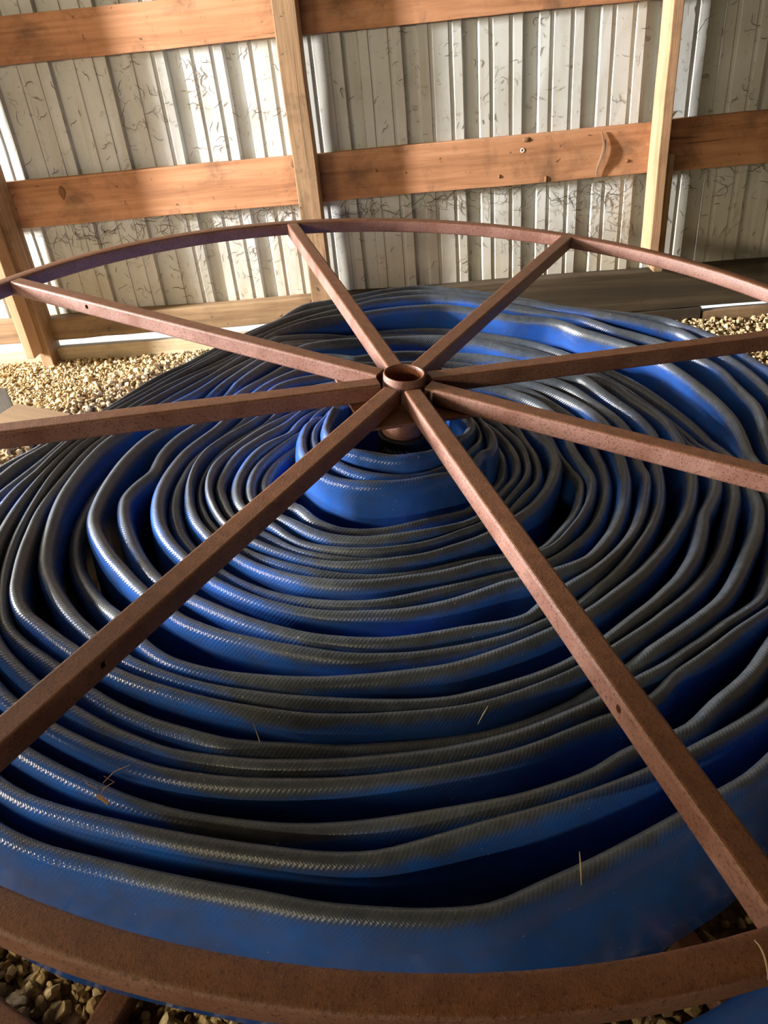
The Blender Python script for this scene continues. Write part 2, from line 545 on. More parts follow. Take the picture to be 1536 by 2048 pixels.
def tube_bm(r0, r1, z_top, hole=None):
    """hollow square tube along +x, open at the hub end"""
    w2, rb, t = TUBE / 2, 0.005, 0.004
    def loop(h, rb):
        p = []
        for cy, cz, a0 in ((h - rb, h - rb, 0), (-h + rb, h - rb, 90), (-h + rb, -h + rb, 180), (h - rb, -h + rb, 270)):
            for k in range(4):
                a = math.radians(a0 + 30 * k)
                p.append((cy + rb * math.cos(a), cz + rb * math.sin(a)))
        return p
    bm = bmesh.new()
    zc = z_top - w2
    outer, inner = loop(w2, rb), loop(w2 - t, rb * 0.5)
    def ring(x, lp): return [bm.verts.new((x, y, zc + z)) for y, z in lp]
    a, b = ring(r0, outer), ring(r1, outer)
    c, d = ring(r0, inner), ring(r0 + 0.09, inner)
    n = len(a)
    for i in range(n):
        j = (i + 1) % n
        bm.faces.new((a[i], a[j], b[j], b[i]))
        bm.faces.new((a[j], a[i], c[i], c[j]))
        bm.faces.new((c[j], c[i], d[i], d[j]))
    bm.faces.new(b)
    bm.faces.new(d[::-1])
    return bm


def bolt_holes(o, x, side, z):
    bm = bmesh.new()
    bmesh.ops.create_cone(bm, cap_ends=True, segments=20, radius1=0.0055, radius2=0.0055, depth=0.016)
    bmesh.ops.rotate(bm, verts=bm.verts, cent=(0, 0, 0), matrix=Matrix.Rotation(math.pi / 2, 3, 'X'))
    bmesh.ops.translate(bm, verts=bm.verts, vec=(x, side * TUBE / 2, z))
    cut = from_bm('cutter', bm)
    cut.parent = o.parent
    cut.matrix_basis = o.matrix_basis.copy()
    md = o.modifiers.new('hole', 'BOOLEAN')
    md.object = cut
    md.operation = 'DIFFERENCE'
    md.solver = 'EXACT'
    bpy.context.view_layer.update()
    dg = bpy.context.evaluated_depsgraph_get()
    me = bpy.data.meshes.new_from_object(o.evaluated_get(dg))
    o.modifiers.clear()
    o.data = me
    bpy.data.objects.remove(cut)


def flange(z_top, off, holes):
    ring_mesh('rim', z_top, reel)
    for k in range(8):
        o = from_bm('spoke', tube_bm(0.0575, R_OUT - TUBE + 0.002, z_top - 0.0005), M_RUST, reel)
        o.rotation_euler = (0, 0, TH0 + off + k * math.pi / 4)
        for kk, side in holes:
            if kk == k: bolt_holes(o, 0.891, side, z_top - 0.016)


flange(0.0, 0.0, ((1, 1), (3, 1), (4, -1)))
flange(LOW, math.radians(6.5), ())


def lathe(name, prof, mat, parent, seg=64, close=False):
    V, F = [], []
    n = len(prof)
    for i in range(seg):
        a = 2 * math.pi * i / seg
        for r, z in prof: V.append((r * math.cos(a), r * math.sin(a), z))
    for i in range(seg):
        for j in range(n if close else n - 1):
            F.append((i * n + j, ((i + 1) % seg) * n + j, ((i + 1) % seg) * n + (j + 1) % n, i * n + (j + 1) % n))
    me = bpy.data.meshes.new(name)
    me.from_pydata(V, [], F)
    bm = bmesh.new(); bm.from_mesh(me); bmesh.ops.recalc_face_normals(bm, faces=bm.faces); bm.to_mesh(me); bm.free()
    for p in me.polygons: p.use_smooth = True
    return link(name, me, mat, parent)


pipe = lathe('hub_pipe', [(0.0445, LOW - 0.03), (0.0445, 0.008), (0.0437, 0.0105), (0.042, 0.0115), (0.0402, 0.0105), (0.0394, 0.008), (0.0394, LOW - 0.03)], M_RUST, reel, close=True)
lathe('pipe_lining', [(0.0390, 0.004), (0.0388, -0.25), (0.0, -0.251)], M_RUSTIN, pipe)
# square plate welded under the spokes at the hub
bm = box_bm(-0.123, 0.123, -0.123, 0.123, -0.0458, -0.0388, bev=0.001)
pl = from_bm('hub_plate', bm, M_RUST, reel)
pl.rotation_euler = (0, 0, TH0)
bm = box_bm(-0.123, 0.123, -0.123, 0.123, LOW + 0.0008, LOW + 0.008, bev=0.001)
pl2 = from_bm('hub_plate', bm, M_RUST, reel)
pl2.rotation_euler = (0, 0, TH0 + math.radians(6.5))
# black collar around the pipe with pale print
col_ = lathe('collar', [(0.0450, -0.128), (0.0535, -0.130), (0.0545, -0.136), (0.0545, -0.32), (0.0450, -0.325)], M_BLACK, reel, close=True)
prop(col_, 'black rubber collar with pale print')
fc = bpy.data.curves.new('print', 'FONT')
fc.body = 'C EDXXII I'
fc.size = 0.0125
fc.align_x = 'CENTER'
tmp = bpy.data.objects.new('print', fc)
COL.objects.link(tmp)
bpy.context.view_layer.update()
me = bpy.data.meshes.new_from_object(tmp.evaluated_get(bpy.context.evaluated_depsgraph_get()))
bpy.data.objects.remove(tmp)
for v in me.vertices:
    ang = math.radians(-103) - v.co.x / 0.0549      # letters run the other way round, upside down in the photo
    v.co = Vector((0.0549 * math.cos(ang), 0.0549 * math.sin(ang), -0.150 - v.co.y))
pr = link('lettering', me, M_PRINT, col_)

# ------------------------------------------------------------------ hose
TAB = np.array([[int(v) for v in row.split(',')] for row in '933,955,978,1001,1023,1040,1053,1061,1071,1091,1097,1093,1095,1064,1029,995,964,953,949,947,948,950,952,954,942,914,884,856,836,829,823,789,749,728,711,695,683,671,663,658,656,663,672,680,689,701,716,731,750,770,794,837,875,906,932,956,978,997,1015,1031,1045,1057,1067,1074,1077,1076,1070,1058,1049,1043,1040,1042,1042,1042,1038,1019,1004,991,981,974,971,963,955,947,939,928,917,906,897,889,884,882,884,889,900,914;875,891,912,934,956,975,993,1009,1022,1032,1043,1053,1030,1004,982,964,946,935,929,926,925,926,926,922,911,892,866,838,813,792,773,752,730,710,692,677,664,653,645,639,638,644,653,661,671,683,697,713,731,750,776,811,839,866,892,917,940,960,977,993,1006,1016,1024,1029,1031,1029,1019,1008,999,992,987,984,977,959,942,931,923,916,911,906,903,903,904,901,894,886,879,874,870,866,861,857,855,854,856,863;818,829,846,867,887,898,913,936,948,948,945,936,924,913,920,925,907,898,891,887,886,885,884,881,868,851,833,802,775,754,737,721,707,691,674,659,646,635,626,621,621,626,634,643,653,664,679,695,713,731,748,768,795,827,856,881,903,923,940,955,967,976,982,984,983,979,975,972,966,958,951,942,931,920,912,906,898,889,872,867,871,862,858,853,845,841,842,844,844,842,838,833,826,820,816,814;768,776,786,795,799,802,805,811,819,825,831,833,827,822,821,837,840,826,813,813,817,819,816,801,785,769,753,737,729,720,709,698,685,672,656,641,627,616,608,603,602,607,615,624,634,646,660,676,694,713,728,747,768,799,823,846,867,887,904,919,931,939,943,943,939,935,931,926,915,902,888,876,864,853,844,836,826,815,809,810,803,788,786,787,790,799,811,817,818,816,812,807,800,792,782,773;744,742,743,743,743,741,740,741,745,750,755,759,761,763,767,772,775,772,768,766,765,763,757,747,734,722,712,704,698,693,685,676,664,651,637,622,609,598,590,585,584,588,594,603,614,627,642,658,676,695,714,732,750,770,791,812,833,853,872,887,898,904,905,905,902,900,897,893,882,871,858,846,834,825,817,809,801,792,785,777,772,771,768,770,772,781,790,787,783,781,780,779,774,767,758,749;724,719,715,711,708,705,704,703,704,706,710,714,718,722,725,727,729,729,728,727,724,720,714,707,699,691,685,680,675,670,663,654,643,630,616,602,589,578,570,565,563,565,571,580,592,606,622,639,657,677,700,716,732,747,763,782,803,823,842,859,873,873,867,864,865,865,862,857,852,836,820,808,798,791,784,778,770,761,753,747,744,739,736,736,738,741,740,738,737,739,742,744,746,741,735,729;701,696,692,688,685,683,681,680,679,679,681,683,686,688,690,690,690,689,688,687,684,680,676,671,666,661,657,653,649,644,638,628,617,605,591,578,565,554,546,541,539,540,545,554,566,580,598,617,637,657,677,693,708,726,745,763,779,798,818,837,844,837,832,828,823,816,808,801,793,786,780,772,765,760,756,750,741,731,722,713,705,700,697,694,694,694,694,694,694,694,694,696,702,706,707,705;670,668,666,665,663,661,659,658,657,654,653,653,653,653,651,648,645,643,641,640,637,634,631,626,622,618,614,611,609,606,601,594,585,573,561,548,536,526,518,513,511,512,516,524,535,550,568,588,609,631,651,667,682,697,713,728,743,759,773,780,784,787,788,789,790,785,779,772,764,758,752,748,745,742,737,727,718,711,704,695,686,677,671,668,665,664,661,658,653,648,645,652,661,668,671,671;625,627,629,631,631,626,620,620,625,619,615,611,607,604,599,592,585,582,580,577,575,572,567,562,557,552,547,543,542,542,542,542,541,532,522,511,501,493,486,482,480,481,484,491,501,515,532,551,573,594,613,631,648,664,679,694,707,717,723,726,730,734,737,746,755,758,752,743,732,723,714,705,697,689,682,671,659,649,640,633,627,621,615,611,609,607,606,607,608,611,614,616,618,621,623,624;565,572,577,576,573,566,558,555,557,563,563,546,531,524,518,513,507,501,496,490,484,479,473,466,459,452,447,442,437,435,451,466,475,476,472,467,461,455,451,448,447,448,451,456,464,475,489,507,528,549,566,582,599,616,634,651,666,671,672,673,673,675,677,679,682,680,677,672,668,664,661,656,649,643,636,631,626,620,612,606,603,594,585,580,575,570,566,564,562,560,559,557,555,553,552,558;518,522,525,525,523,519,515,512,511,510,505,494,482,472,463,455,447,439,432,424,417,409,403,396,390,384,379,376,376,379,389,400,410,416,418,418,417,415,414,413,413,414,417,421,426,434,444,457,473,491,507,520,529,540,572,599,610,617,622,628,633,638,641,638,636,635,635,634,633,632,629,626,622,615,607,600,597,596,592,576,565,559,557,554,551,549,547,544,540,536,532,530,530,528,519,516;477,477,479,479,479,478,477,474,470,465,459,452,443,433,423,412,402,393,383,375,367,360,353,347,342,339,337,337,338,341,346,352,357,363,367,370,373,374,376,377,378,380,383,386,391,396,403,412,423,439,457,474,488,502,516,530,543,554,563,568,571,573,577,581,582,581,579,576,572,567,561,556,553,548,542,534,525,517,512,514,517,521,525,527,523,517,512,507,502,498,493,489,486,482,479,477;432,432,434,436,438,439,437,433,429,425,422,416,407,397,386,376,365,356,346,338,331,324,319,315,312,310,309,309,310,312,314,317,320,323,327,330,333,336,338,341,344,346,350,354,359,366,375,386,398,412,428,443,457,469,481,496,509,521,530,538,543,547,550,553,555,555,554,551,547,543,538,532,523,512,501,492,485,480,478,479,480,481,480,477,474,473,471,468,464,460,456,452,448,444,440,435;376,377,381,385,388,390,390,388,386,382,378,372,366,358,350,341,333,324,317,310,304,299,295,292,290,289,289,289,289,290,291,292,293,294,296,298,301,303,306,308,312,315,320,325,332,340,350,363,377,392,408,425,439,452,463,473,481,489,496,501,504,507,508,508,509,509,509,509,506,502,496,488,479,471,466,461,456,451,449,452,458,462,462,458,452,447,443,438,434,429,424,419,410,396,386,379;351,347,345,344,344,344,343,342,340,338,335,330,325,320,314,308,302,296,290,285,281,277,274,272,271,271,271,271,271,271,271,272,272,272,273,274,275,276,278,281,284,288,293,300,308,317,329,342,356,371,387,402,417,431,443,453,461,468,473,478,481,483,483,483,482,480,478,475,472,467,461,455,448,441,435,429,424,421,421,425,432,442,448,444,438,433,429,424,420,415,410,405,396,379,367,357;329,321,314,309,306,303,302,300,299,297,294,292,288,285,281,277,273,269,265,262,259,257,255,254,253,252,252,253,253,253,253,253,253,253,253,253,254,254,256,257,260,264,268,275,283,292,303,316,330,344,359,376,393,409,422,433,442,449,454,459,463,464,464,462,459,456,454,451,447,442,436,430,424,419,413,405,396,390,385,380,375,369,363,359,356,354,352,350,349,347,346,344,343,341,338,334;281,278,275,274,272,270,268,266,264,262,260,257,255,253,251,248,246,244,241,240,238,237,236,235,235,234,234,234,234,235,235,235,235,235,235,235,235,236,237,238,240,242,245,250,256,264,274,285,297,310,326,346,363,379,393,408,420,426,431,437,440,437,432,429,431,435,436,434,430,425,420,413,407,400,394,386,378,372,367,362,357,349,341,333,327,323,320,319,319,317,313,307,301,296,291,286;261,256,251,247,244,241,238,236,234,232,230,228,226,225,224,222,221,220,219,218,217,217,216,216,216,216,216,216,216,216,216,216,216,216,216,217,217,217,218,219,221,223,226,229,232,235,239,243,249,259,277,297,315,332,348,364,379,392,402,408,408,405,403,405,411,415,416,415,412,408,403,397,389,382,375,368,361,354,349,345,339,331,322,315,309,305,302,300,298,295,291,286,280,275,270,265;238,233,228,224,220,216,213,210,208,206,204,203,201,200,200,199,198,198,197,197,197,198,198,198,198,198,198,198,198,198,198,198,198,198,198,198,198,199,200,201,203,205,207,209,211,214,218,223,229,241,254,268,283,300,317,333,348,362,374,383,384,380,376,375,377,380,382,382,379,375,370,364,359,354,349,344,339,335,332,328,322,313,304,296,290,286,283,282,279,275,269,263,258,252,247,243;212,207,203,199,196,192,190,187,185,183,182,180,179,179,178,178,178,178,178,179,179,179,179,179,180,180,180,180,180,180,180,180,180,180,180,180,180,180,181,183,184,186,188,190,193,196,200,205,211,220,231,243,258,272,287,301,316,330,340,342,335,327,323,326,333,338,340,340,336,330,323,317,310,304,298,292,286,281,278,276,275,270,265,260,255,252,250,249,248,245,240,236,231,227,222,217;181,179,177,175,173,170,168,166,164,162,161,160,159,159,158,159,159,159,160,160,160,161,161,161,161,161,161,161,161,161,162,162,161,161,161,161,162,162,163,164,166,168,170,172,174,177,182,187,193,198,204,209,214,219,225,230,236,242,247,252,256,259,262,264,265,265,265,264,261,257,253,249,245,241,237,234,231,228,226,224,223,221,219,216,212,208,204,204,210,211,209,205,200,195,189,183;163,160,157,154,152,149,147,145,144,142,141,140,140,140,140,140,140,141,141,141,142,142,142,143,143,143,143,143,143,143,143,143,143,143,143,143,143,143,144,145,147,150,152,155,157,160,164,169,173,177,182,187,192,197,201,205,208,212,215,218,220,221,222,223,224,225,225,226,227,226,224,221,217,214,210,207,204,201,198,195,192,189,187,184,181,180,179,178,178,178,177,176,175,173,170,166;145,141,138,134,131,129,127,125,123,122,121,121,121,121,121,121,122,122,123,123,123,124,124,124,124,125,125,125,125,125,125,125,125,125,125,125,125,125,125,126,128,131,134,137,140,143,147,151,154,157,160,164,167,171,175,178,181,183,184,186,188,190,191,192,190,188,185,183,181,179,178,177,176,175,173,172,171,170,168,166,163,161,158,157,157,158,158,159,159,158,157,156,156,154,152,149'.split(';')], float) / 1000.0
K, N0 = TAB.shape
SUB = 3
N = N0 * SUB


def cr_interp(row):
    out = np.zeros(N)
    for s in range(SUB):
        t = s / SUB
        p0, p1, p2, p3 = np.roll(row, 1), row, np.roll(row, -1), np.roll(row, -2)
        out[s::SUB] = 0.5 * (2 * p1 + (p2 - p0) * t + (2 * p0 - 5 * p1 + 4 * p2 - p3) * t * t + (3 * p1 - p0 - 3 * p2 + p3) * t ** 3)
    return out


RAD = np.array([cr_interp(r) for r in TAB])
THG = np.arange(N) * 2 * math.pi / N


def bumpf(th, lo, hi, soft=0.2):
    """1 inside lo..hi degrees, soft edges"""
    c, h = math.radians((lo + hi) / 2), math.radians((hi - lo) / 2)
    d = np.abs((th - c + math.pi) % (2 * math.pi) - math.pi)
    return np.clip((h - d) / soft + 0.5, 0, 1)


def crest_depth():
    D = np.zeros((K, N))
    for k in range(K):
        ph = rng.uniform(0, 6.28, 4)
        D[k] = 0.145 + 0.0035 * np.sin(2 * THG + ph[0]) + 0.003 * np.sin(5 * THG + ph[1]) + 0.0015 * np.sin(11 * THG + ph[2])
    for r, d in ((23, 0.082), (22, 0.104), (21, 0.102), (20, 0.160), (13, 0.156), (15, 0.160), (17, 0.152)):
        D[r - 1] += d - 0.145
    for r in (5, 6, 7, 8):
        D[r - 1] += 0.055 * bumpf(THG, 0, 115, 0.35)
    D[8] += 0.045 * bumpf(THG, -200, -135, 0.3)
    D[5] += 0.03 * bumpf(THG, -100, -62, 0.2)
    D[4] += 0.0 * THG
    D[2] += 0.012 * bumpf(THG, -68, -58, 0.1)
    return D


DEP = crest_depth()
HT = []
for i in range(5): HT.append(0)


def build_hose():
    seam = N // 2                       # azimuth 180
    ramp = int(N * 0.10)
    P = []                              # radius, theta, crest depth, half out, half in
    gap_out = np.vstack([np.full((1, N), 0.036), RAD[:-1] - RAD[1:]])
    gap_in = np.vstack([RAD[:-1] - RAD[1:], np.full((1, N), 0.036)])
    for k in range(K):
        last = N if k < K - 1 else int(N * 0.925)
        for q in range(last):
            i = (seam + q) % N
            f = 0.0
            if k < K - 1 and q > N - ramp:
                f = (q - (N - ramp)) / ramp
                f = f * f * (3 - 2 * f)
            k2 = min(k + 1, K - 1)
            g = lambda A: (1 - f) * A[k, i] + f * A[k2, i]
            P.append((g(RAD), THG[i], g(DEP), min(0.0165, 0.49 * g(gap_out)), min(0.0165, 0.49 * g(gap_in))))
    P = np.array(P)
    # smooth the thickness along the run
    ker = np.ones(9) / 9
    for c in (3, 4):
        P[:, c] = np.convolve(np.pad(P[:, c], 4, mode='edge'), ker, mode='valid')
    n = len(P)
    x, y = P[:, 0] * np.cos(P[:, 1]), P[:, 0] * np.sin(P[:, 1])
    tx, ty = np.gradient(x), np.gradient(y)
    L = np.hypot(tx, ty) + 1e-9
    nx, ny = ty / L, -tx / L            # outward for counter-clockwise travel
    sgn = np.sign(nx * np.cos(P[:, 1]) + ny * np.sin(P[:, 1]))
    nx, ny = nx * sgn, ny * sgn
    s_arc = np.concatenate([[0], np.cumsum(np.hypot(np.diff(x), np.diff(y)))])
    bot = LOW + 0.006
    turn = np.arange(n) / N
    LEAN = np.clip(1 - turn / 3.2, 0, 1) * (0.028 * bumpf(P[:, 1], -135, -38, 0.5) + 0.012 * bumpf(P[:, 1], -88, -40, 0.4))
    prof = []                           # (side, frac of half width, dz below crest or None for absolute, v)
    side = [(-1, 0.30, 'b', 0.0), (-1, 0.85, 'b', 0.012), (-1, 1.0, 'a', 0.75), (-1, 1.0, 'a', 0.45), (-1, 1.0, 'd', 0.050), (-1, 0.98, 'd', 0.030),
            (-1, 0.90, 'd', 0.0185), (-1, 0.76, 'd', 0.0105), (-1, 0.55, 'd', 0.0048), (-1, 0.28, 'd', 0.0012), (1, 0.0, 'd', 0.0)]
    side = side + [(1, f, m, d) for (s, f, m, d) in side[:-1][::-1]]
    ph = rng.uniform(0, 6.28, 6)
    V = np.zeros((n, len(side), 3))
    UVv = np.zeros((n, len(side)))
    for j, (sd, f, m, d) in enumerate(side):
        half = np.where(sd > 0, P[:, 3], P[:, 4])
        crest = -P[:, 2]
        if m == 'd': z = crest - d
        elif m == 'b': z = np.full(n, bot + d)
        else: z = crest * (1 - d) + bot * d
        wob = 0.0
        if m in 'ab': wob = 0.002 * np.sin(s_arc * 9 + ph[0] + j) * (0.3 if m == 'b' else 1)
        tt = np.clip((crest - z) / (crest - bot), 0, 1)
        o = sd * f * half + wob + LEAN * tt
        V[:, j, 0] = x + nx * o
        V[:, j, 1] = y + ny * o
        V[:, j, 2] = z
    for j in range(len(side)):
        pass
    mid = len(side) // 2
    seg = np.linalg.norm(np.diff(V, axis=1), axis=2)
    for j in range(mid + 1, len(side)): UVv[:, j] = UVv[:, j - 1] + seg[:, j - 1]
    for j in range(mid - 1, -1, -1): UVv[:, j] = UVv[:, j + 1] - seg[:, j]
    m = len(side)
    ii, jj = np.meshgrid(np.arange(n - 1), np.arange(m), indexing='ij')
    j2 = (jj + 1) % m
    F = np.stack([ii * m + jj, (ii + 1) * m + jj, (ii + 1) * m + j2, ii * m + j2], axis=-1).reshape(-1, 4)
    faces = F.tolist() + [list(range(m))[::-1], [(n - 1) * m + j for j in range(m)]]
    me = bpy.data.meshes.new('hose')
    me.from_pydata(V.reshape(-1, 3).tolist(), [], faces)
    uv = me.uv_layers.new(name='UVMap')
    U = np.repeat(s_arc[:, None], m, axis=1).reshape(-1)
    W = UVv.reshape(-1)
    vi = np.zeros(len(me.loops), dtype=np.int32)
    me.loops.foreach_get('vertex_index', vi)
    uv.data.foreach_set('uv', np.stack([U[vi], W[vi]], axis=1).astype(np.float32).ravel())
    bm = bmesh.new(); bm.from_mesh(me); bmesh.ops.recalc_face_normals(bm, faces=bm.faces); bm.to_mesh(me); bm.free()
    for p in me.polygons: p.use_smooth = True
    o = link('hose', me, M_HOSE)
    o.matrix_world = RM
    prop(o, 'long blue flat hose coiled around the reel hub, dusty along its upper folds', 'hose')
    return o


hose = build_hose()


def loose_end():
    # slack end of the hose lying flat on the lower flange under the front rim
    n, m = 60, 20
    V, F, UV = [], [], []
    for i in range(n):
        a = math.radians(-96 + 50 * i / (n - 1))
        hw = 0.044 * min(1, 0.35 + i / 6)
        for j in range(m):
            b = 2 * math.pi * j / m
            r = 1.150 + 0.006 * math.sin(a * 9) + hw * math.cos(b)
            z = LOW + 0.0135 + 0.0125 * math.copysign(abs(math.sin(b)) ** 0.7, math.sin(b)) + 0.002 * math.sin(a * 23)
            V.append((r * math.cos(a), r * math.sin(a), z))
            UV.append((i * 0.0165, 0.08 + 0.05 * math.cos(b)))
    for i in range(n - 1):
        for j in range(m):
            F.append((i * m + j, (i + 1) * m + j, (i + 1) * m + (j + 1) % m, i * m + (j + 1) % m))
    F += [tuple(range(m))[::-1], tuple((n - 1) * m + j for j in range(m))]
    me = bpy.data.meshes.new('loose_end')
    me.from_pydata(V, [], F)
    uv = me.uv_layers.new(name='UVMap')
    for lp in me.loops: uv.data[lp.index].uv = UV[lp.vertex_index]
    bm = bmesh.new(); bm.from_mesh(me); bmesh.ops.recalc_face_normals(bm, faces=bm.faces); bm.to_mesh(me); bm.free()
    for p in me.polygons: p.use_smooth = True
    link('loose_end', me, M_HOSE, hose)


loose_end()

# ------------------------------------------------------------------ gravel
ICO = bmesh.new()
bmesh.ops.create_icosphere(ICO, subdivisions=1, radius=1)
IV = np.array([v.co[:] for v in ICO.verts]); IF = np.array([[v.index for v in f.verts] for f in ICO.faces]); ICO.free()
ICO = bmesh.new()
bmesh.ops.create_icosphere(ICO, subdivisions=2, radius=1)
IV2 = np.array([v.co[:] for v in ICO.verts]); IF2 = np.array([[v.index for v in f.verts] for f in ICO.faces]); ICO.free()


def stones(regions):
    VV, FF, TT = [], [], []
    off = 0
    for (x0, x1, y0, y1, count, s0, s1, fine, cond) in regions:
        V0, F0 = (IV2, IF2) if fine else (IV, IF)
        for _ in range(count):
            x, y = rng.uniform(x0, x1), rng.uniform(y0, y1)
            if not cond(x, y): continue
            s = s0 + (s1 - s0) * rng.random() ** 2.2
            q = rng.normal(size=4); q /= np.linalg.norm(q)
            a, b, c, d = q
            R = np.array([[1 - 2 * (c * c + d * d), 2 * (b * c - a * d), 2 * (b * d + a * c)], [2 * (b * c + a * d), 1 - 2 * (b * b + d * d), 2 * (c * d - a * b)], [2 * (b * d - a * c), 2 * (c * d + a * b), 1 - 2 * (b * b + c * c)]])
            dims = s * np.array([rng.uniform(0.7, 1.15), rng.uniform(0.6, 1.0), rng.uniform(0.35, 0.7)])
            v = V0.copy()
            # chip the round shape with a few planes so it reads as crushed stone
            for _c in range(6 if fine else 4):
                nrm = rng.normal(size=3); nrm /= np.linalg.norm(nrm)
                dd = rng.uniform(0.45, 0.85)
                over = v @ nrm - dd
                v = v - np.clip(over, 0, None)[:, None] * nrm
            v = (v * dims) @ R.T
            z = ground_z(x, y) + rng.uniform(-0.3, 0.55) * s
            VV.append(v + np.array([x, y, z])); FF.append(F0 + off); TT.append(np.full(len(V0), rng.random()))
            off += len(V0)
    me = bpy.data.meshes.new('gravel')
    me.from_pydata(np.concatenate(VV).tolist(), [], [f for F in FF for f in F.tolist()])
    at = me.attributes.new('tint', 'FLOAT', 'POINT')
    at.data.foreach_set('value', np.concatenate(TT).astype(np.float32))
    return me


def outside_reel(r):
    return lambda x, y: math.hypot(x - HUB.x, y - HUB.y) > r


anyw = lambda x, y: True
gm = stones([
    (-2.2, -0.55, 2.05, 3.33, 15000, 0.0045, 0.0145, False, outside_reel(0.95)),
    (-2.2, -0.7, 1.9, 3.3, 160, 0.014, 0.022, True, outside_reel(1.1)),
    (0.95, 2.0, 2.5, 3.33, 3200, 0.008, 0.019, False, outside_reel(1.15)),
    (-0.85, 0.0, 0.28, 0.85, 2600, 0.010, 0.024, True, lambda x, y: math.hypot(x - HUB.x, y - HUB.y) > 0.9),
    (-2.4, -0.5, -0.3, 2.1, 9000, 0.006, 0.018, False, outside_reel(0.95)),
    (-0.6, 2.0, -0.3, 0.4, 3500, 0.007, 0.019, False, outside_reel(1.0)),
    (1.0, 2.0, 0.4, 2.6, 5000, 0.007, 0.018, False, outside_reel(1.15)),
    (0.0, 0.8, 0.3, 0.8, 900, 0.010, 0.022, False, lambda x, y: math.hypot(x - HUB.x, y - HUB.y) > 0.95),
])
gv = link('gravel', gm, M_STONE)
prop(gv, 'crushed tan limestone gravel spread over the shed floor around the reel', 'gravel', kind='stuff')

# ------------------------------------------------------------------ scrap wood at the left
def placed_box(name, label, cat, size, loc, rot, mat, bev=0.003):
    sx, sy, sz = size
    o = from_bm(name, box_bm(-sx / 2, sx / 2, -sy / 2, sy / 2, 0, sz, bev), mat)
    o.location = loc
    o.rotation_euler = rot
    return prop(o, label, cat)


placed_box('timber', 'grey weathered wide board lying on the gravel at the left frame edge', 'timber', (0.42, 0.30, 0.045), (-1.432, 2.083, 0.283), (math.radians(-14), 0, math.radians(-57.5)), M_GREY)
placed_box('plank', 'small flat tan plank on the gravel between the grey board and the hose', 'plank', (0.21, 0.17, 0.016), (-1.150, 1.925, 0.330), (math.radians(4), math.radians(3), math.radians(-22)), M_PLY)


# ------------------------------------------------------------------ small debris
def strand_mesh(paths, radius, sides=4):
    V, F = [], []
    for pts, r in paths:
        pts = [Vector(p) for p in pts]
        base = len(V)
        m = len(pts)
        for i, p in enumerate(pts):
            t = (pts[min(i + 1, m - 1)] - pts[max(i - 1, 0)]).normalized()
            a = t.orthogonal().normalized()
            b = t.cross(a)
            rr_ = r * (0.35 + 0.65 * math.sin(math.pi * (i + 0.6) / (m + 0.2)))
            for s in range(sides):
                an = 2 * math.pi * s / sides
                V.append(p + a * (rr_ * math.cos(an)) + b * (rr_ * math.sin(an)))
        for i in range(m - 1):
            for s in range(sides):
                F.append((base + i * sides + s, base + i * sides + (s + 1) % sides, base + (i + 1) * sides + (s + 1) % sides, base + (i + 1) * sides + s))
        F.append(tuple(base + s for s in range(sides))[::-1])
        F.append(tuple(base + (m - 1) * sides + s for s in range(sides)))
    me = bpy.data.meshes.new('strands')
    me.from_pydata([v[:] for v in V], [], F)
    return me


def on_reel(x, y, z): return RM @ Vector((x, y, z))


def straw(label, a, b, sag, r, mat=M_STRAW):
    a, b = on_reel(*a), on_reel(*b)
    pts = []
    for i in range(9):
        t = i / 8
        p = a.lerp(b, t) + Vector((0.3, 0.1, 1)) * (sag * 4 * t * (1 - t))
        pts.append(p)
    c = pts[0].copy()
    me = strand_mesh([([p - c for p in pts], r)], r)
    me.name = 'straw'
    o = link('straw', me, mat)
    o.location = c
    prop(o, label, 'straw', 'bits of dry straw on the reel')
    return o


straw('short pale straw standing on the outer hose fold near the front right', (0.240, -0.995, -0.150), (0.236, -0.972, -0.118), 0.001, 0.0010)
straw('thin pale straw hanging down the blue hose face left of the front spoke', (-0.182, -0.797, -0.143), (-0.160, -0.835, -0.175), 0.002, 0.0009)
straw('curved pale straw caught on the front rim beside the right front spoke', (0.352, -1.118, 0.001), (0.352, -1.152, 0.002), 0.006, 0.0009)
straw('tiny straw chip on the dark hose fold near the middle of the right front spoke', (0.130, -0.775, -0.146), (0.142, -0.765, -0.118), 0.001, 0.0008)
# dried leaf scrap with curled stems on the lower left hose
paths = [([on_reel(-0.355, -0.930, -0.141), on_reel(-0.360, -0.915, -0.125), on_reel(-0.385, -0.905, -0.125), on_reel(-0.400, -0.890, -0.130)], 0.0012),
         ([on_reel(-0.355, -0.930, -0.141), on_reel(-0.345, -0.915, -0.120), on_reel(-0.325, -0.905, -0.112), on_reel(-0.350, -0.895, -0.108)], 0.0014),
         ([on_reel(-0.362, -0.920, -0.140), on_reel(-0.345, -0.930, -0.138), on_reel(-0.330, -0.940, -0.138)], 0.0045),
         ([on_reel(-0.350, -0.905, -0.118), on_reel(-0.330, -0.885, -0.105), on_reel(-0.300, -0.872, -0.098)], 0.0011)]
c = on_reel(-0.35, -0.92, -0.142)
me = strand_mesh([([(p - c) * 0.6 for p in pts], r * 0.6) for pts, r in paths], 0.001)
o = link('dry_leaf', me, M_LEAF)
o.location = c
prop(o, 'curled dry leaf scrap with thin stems on the lower left hose fold', 'leaf')

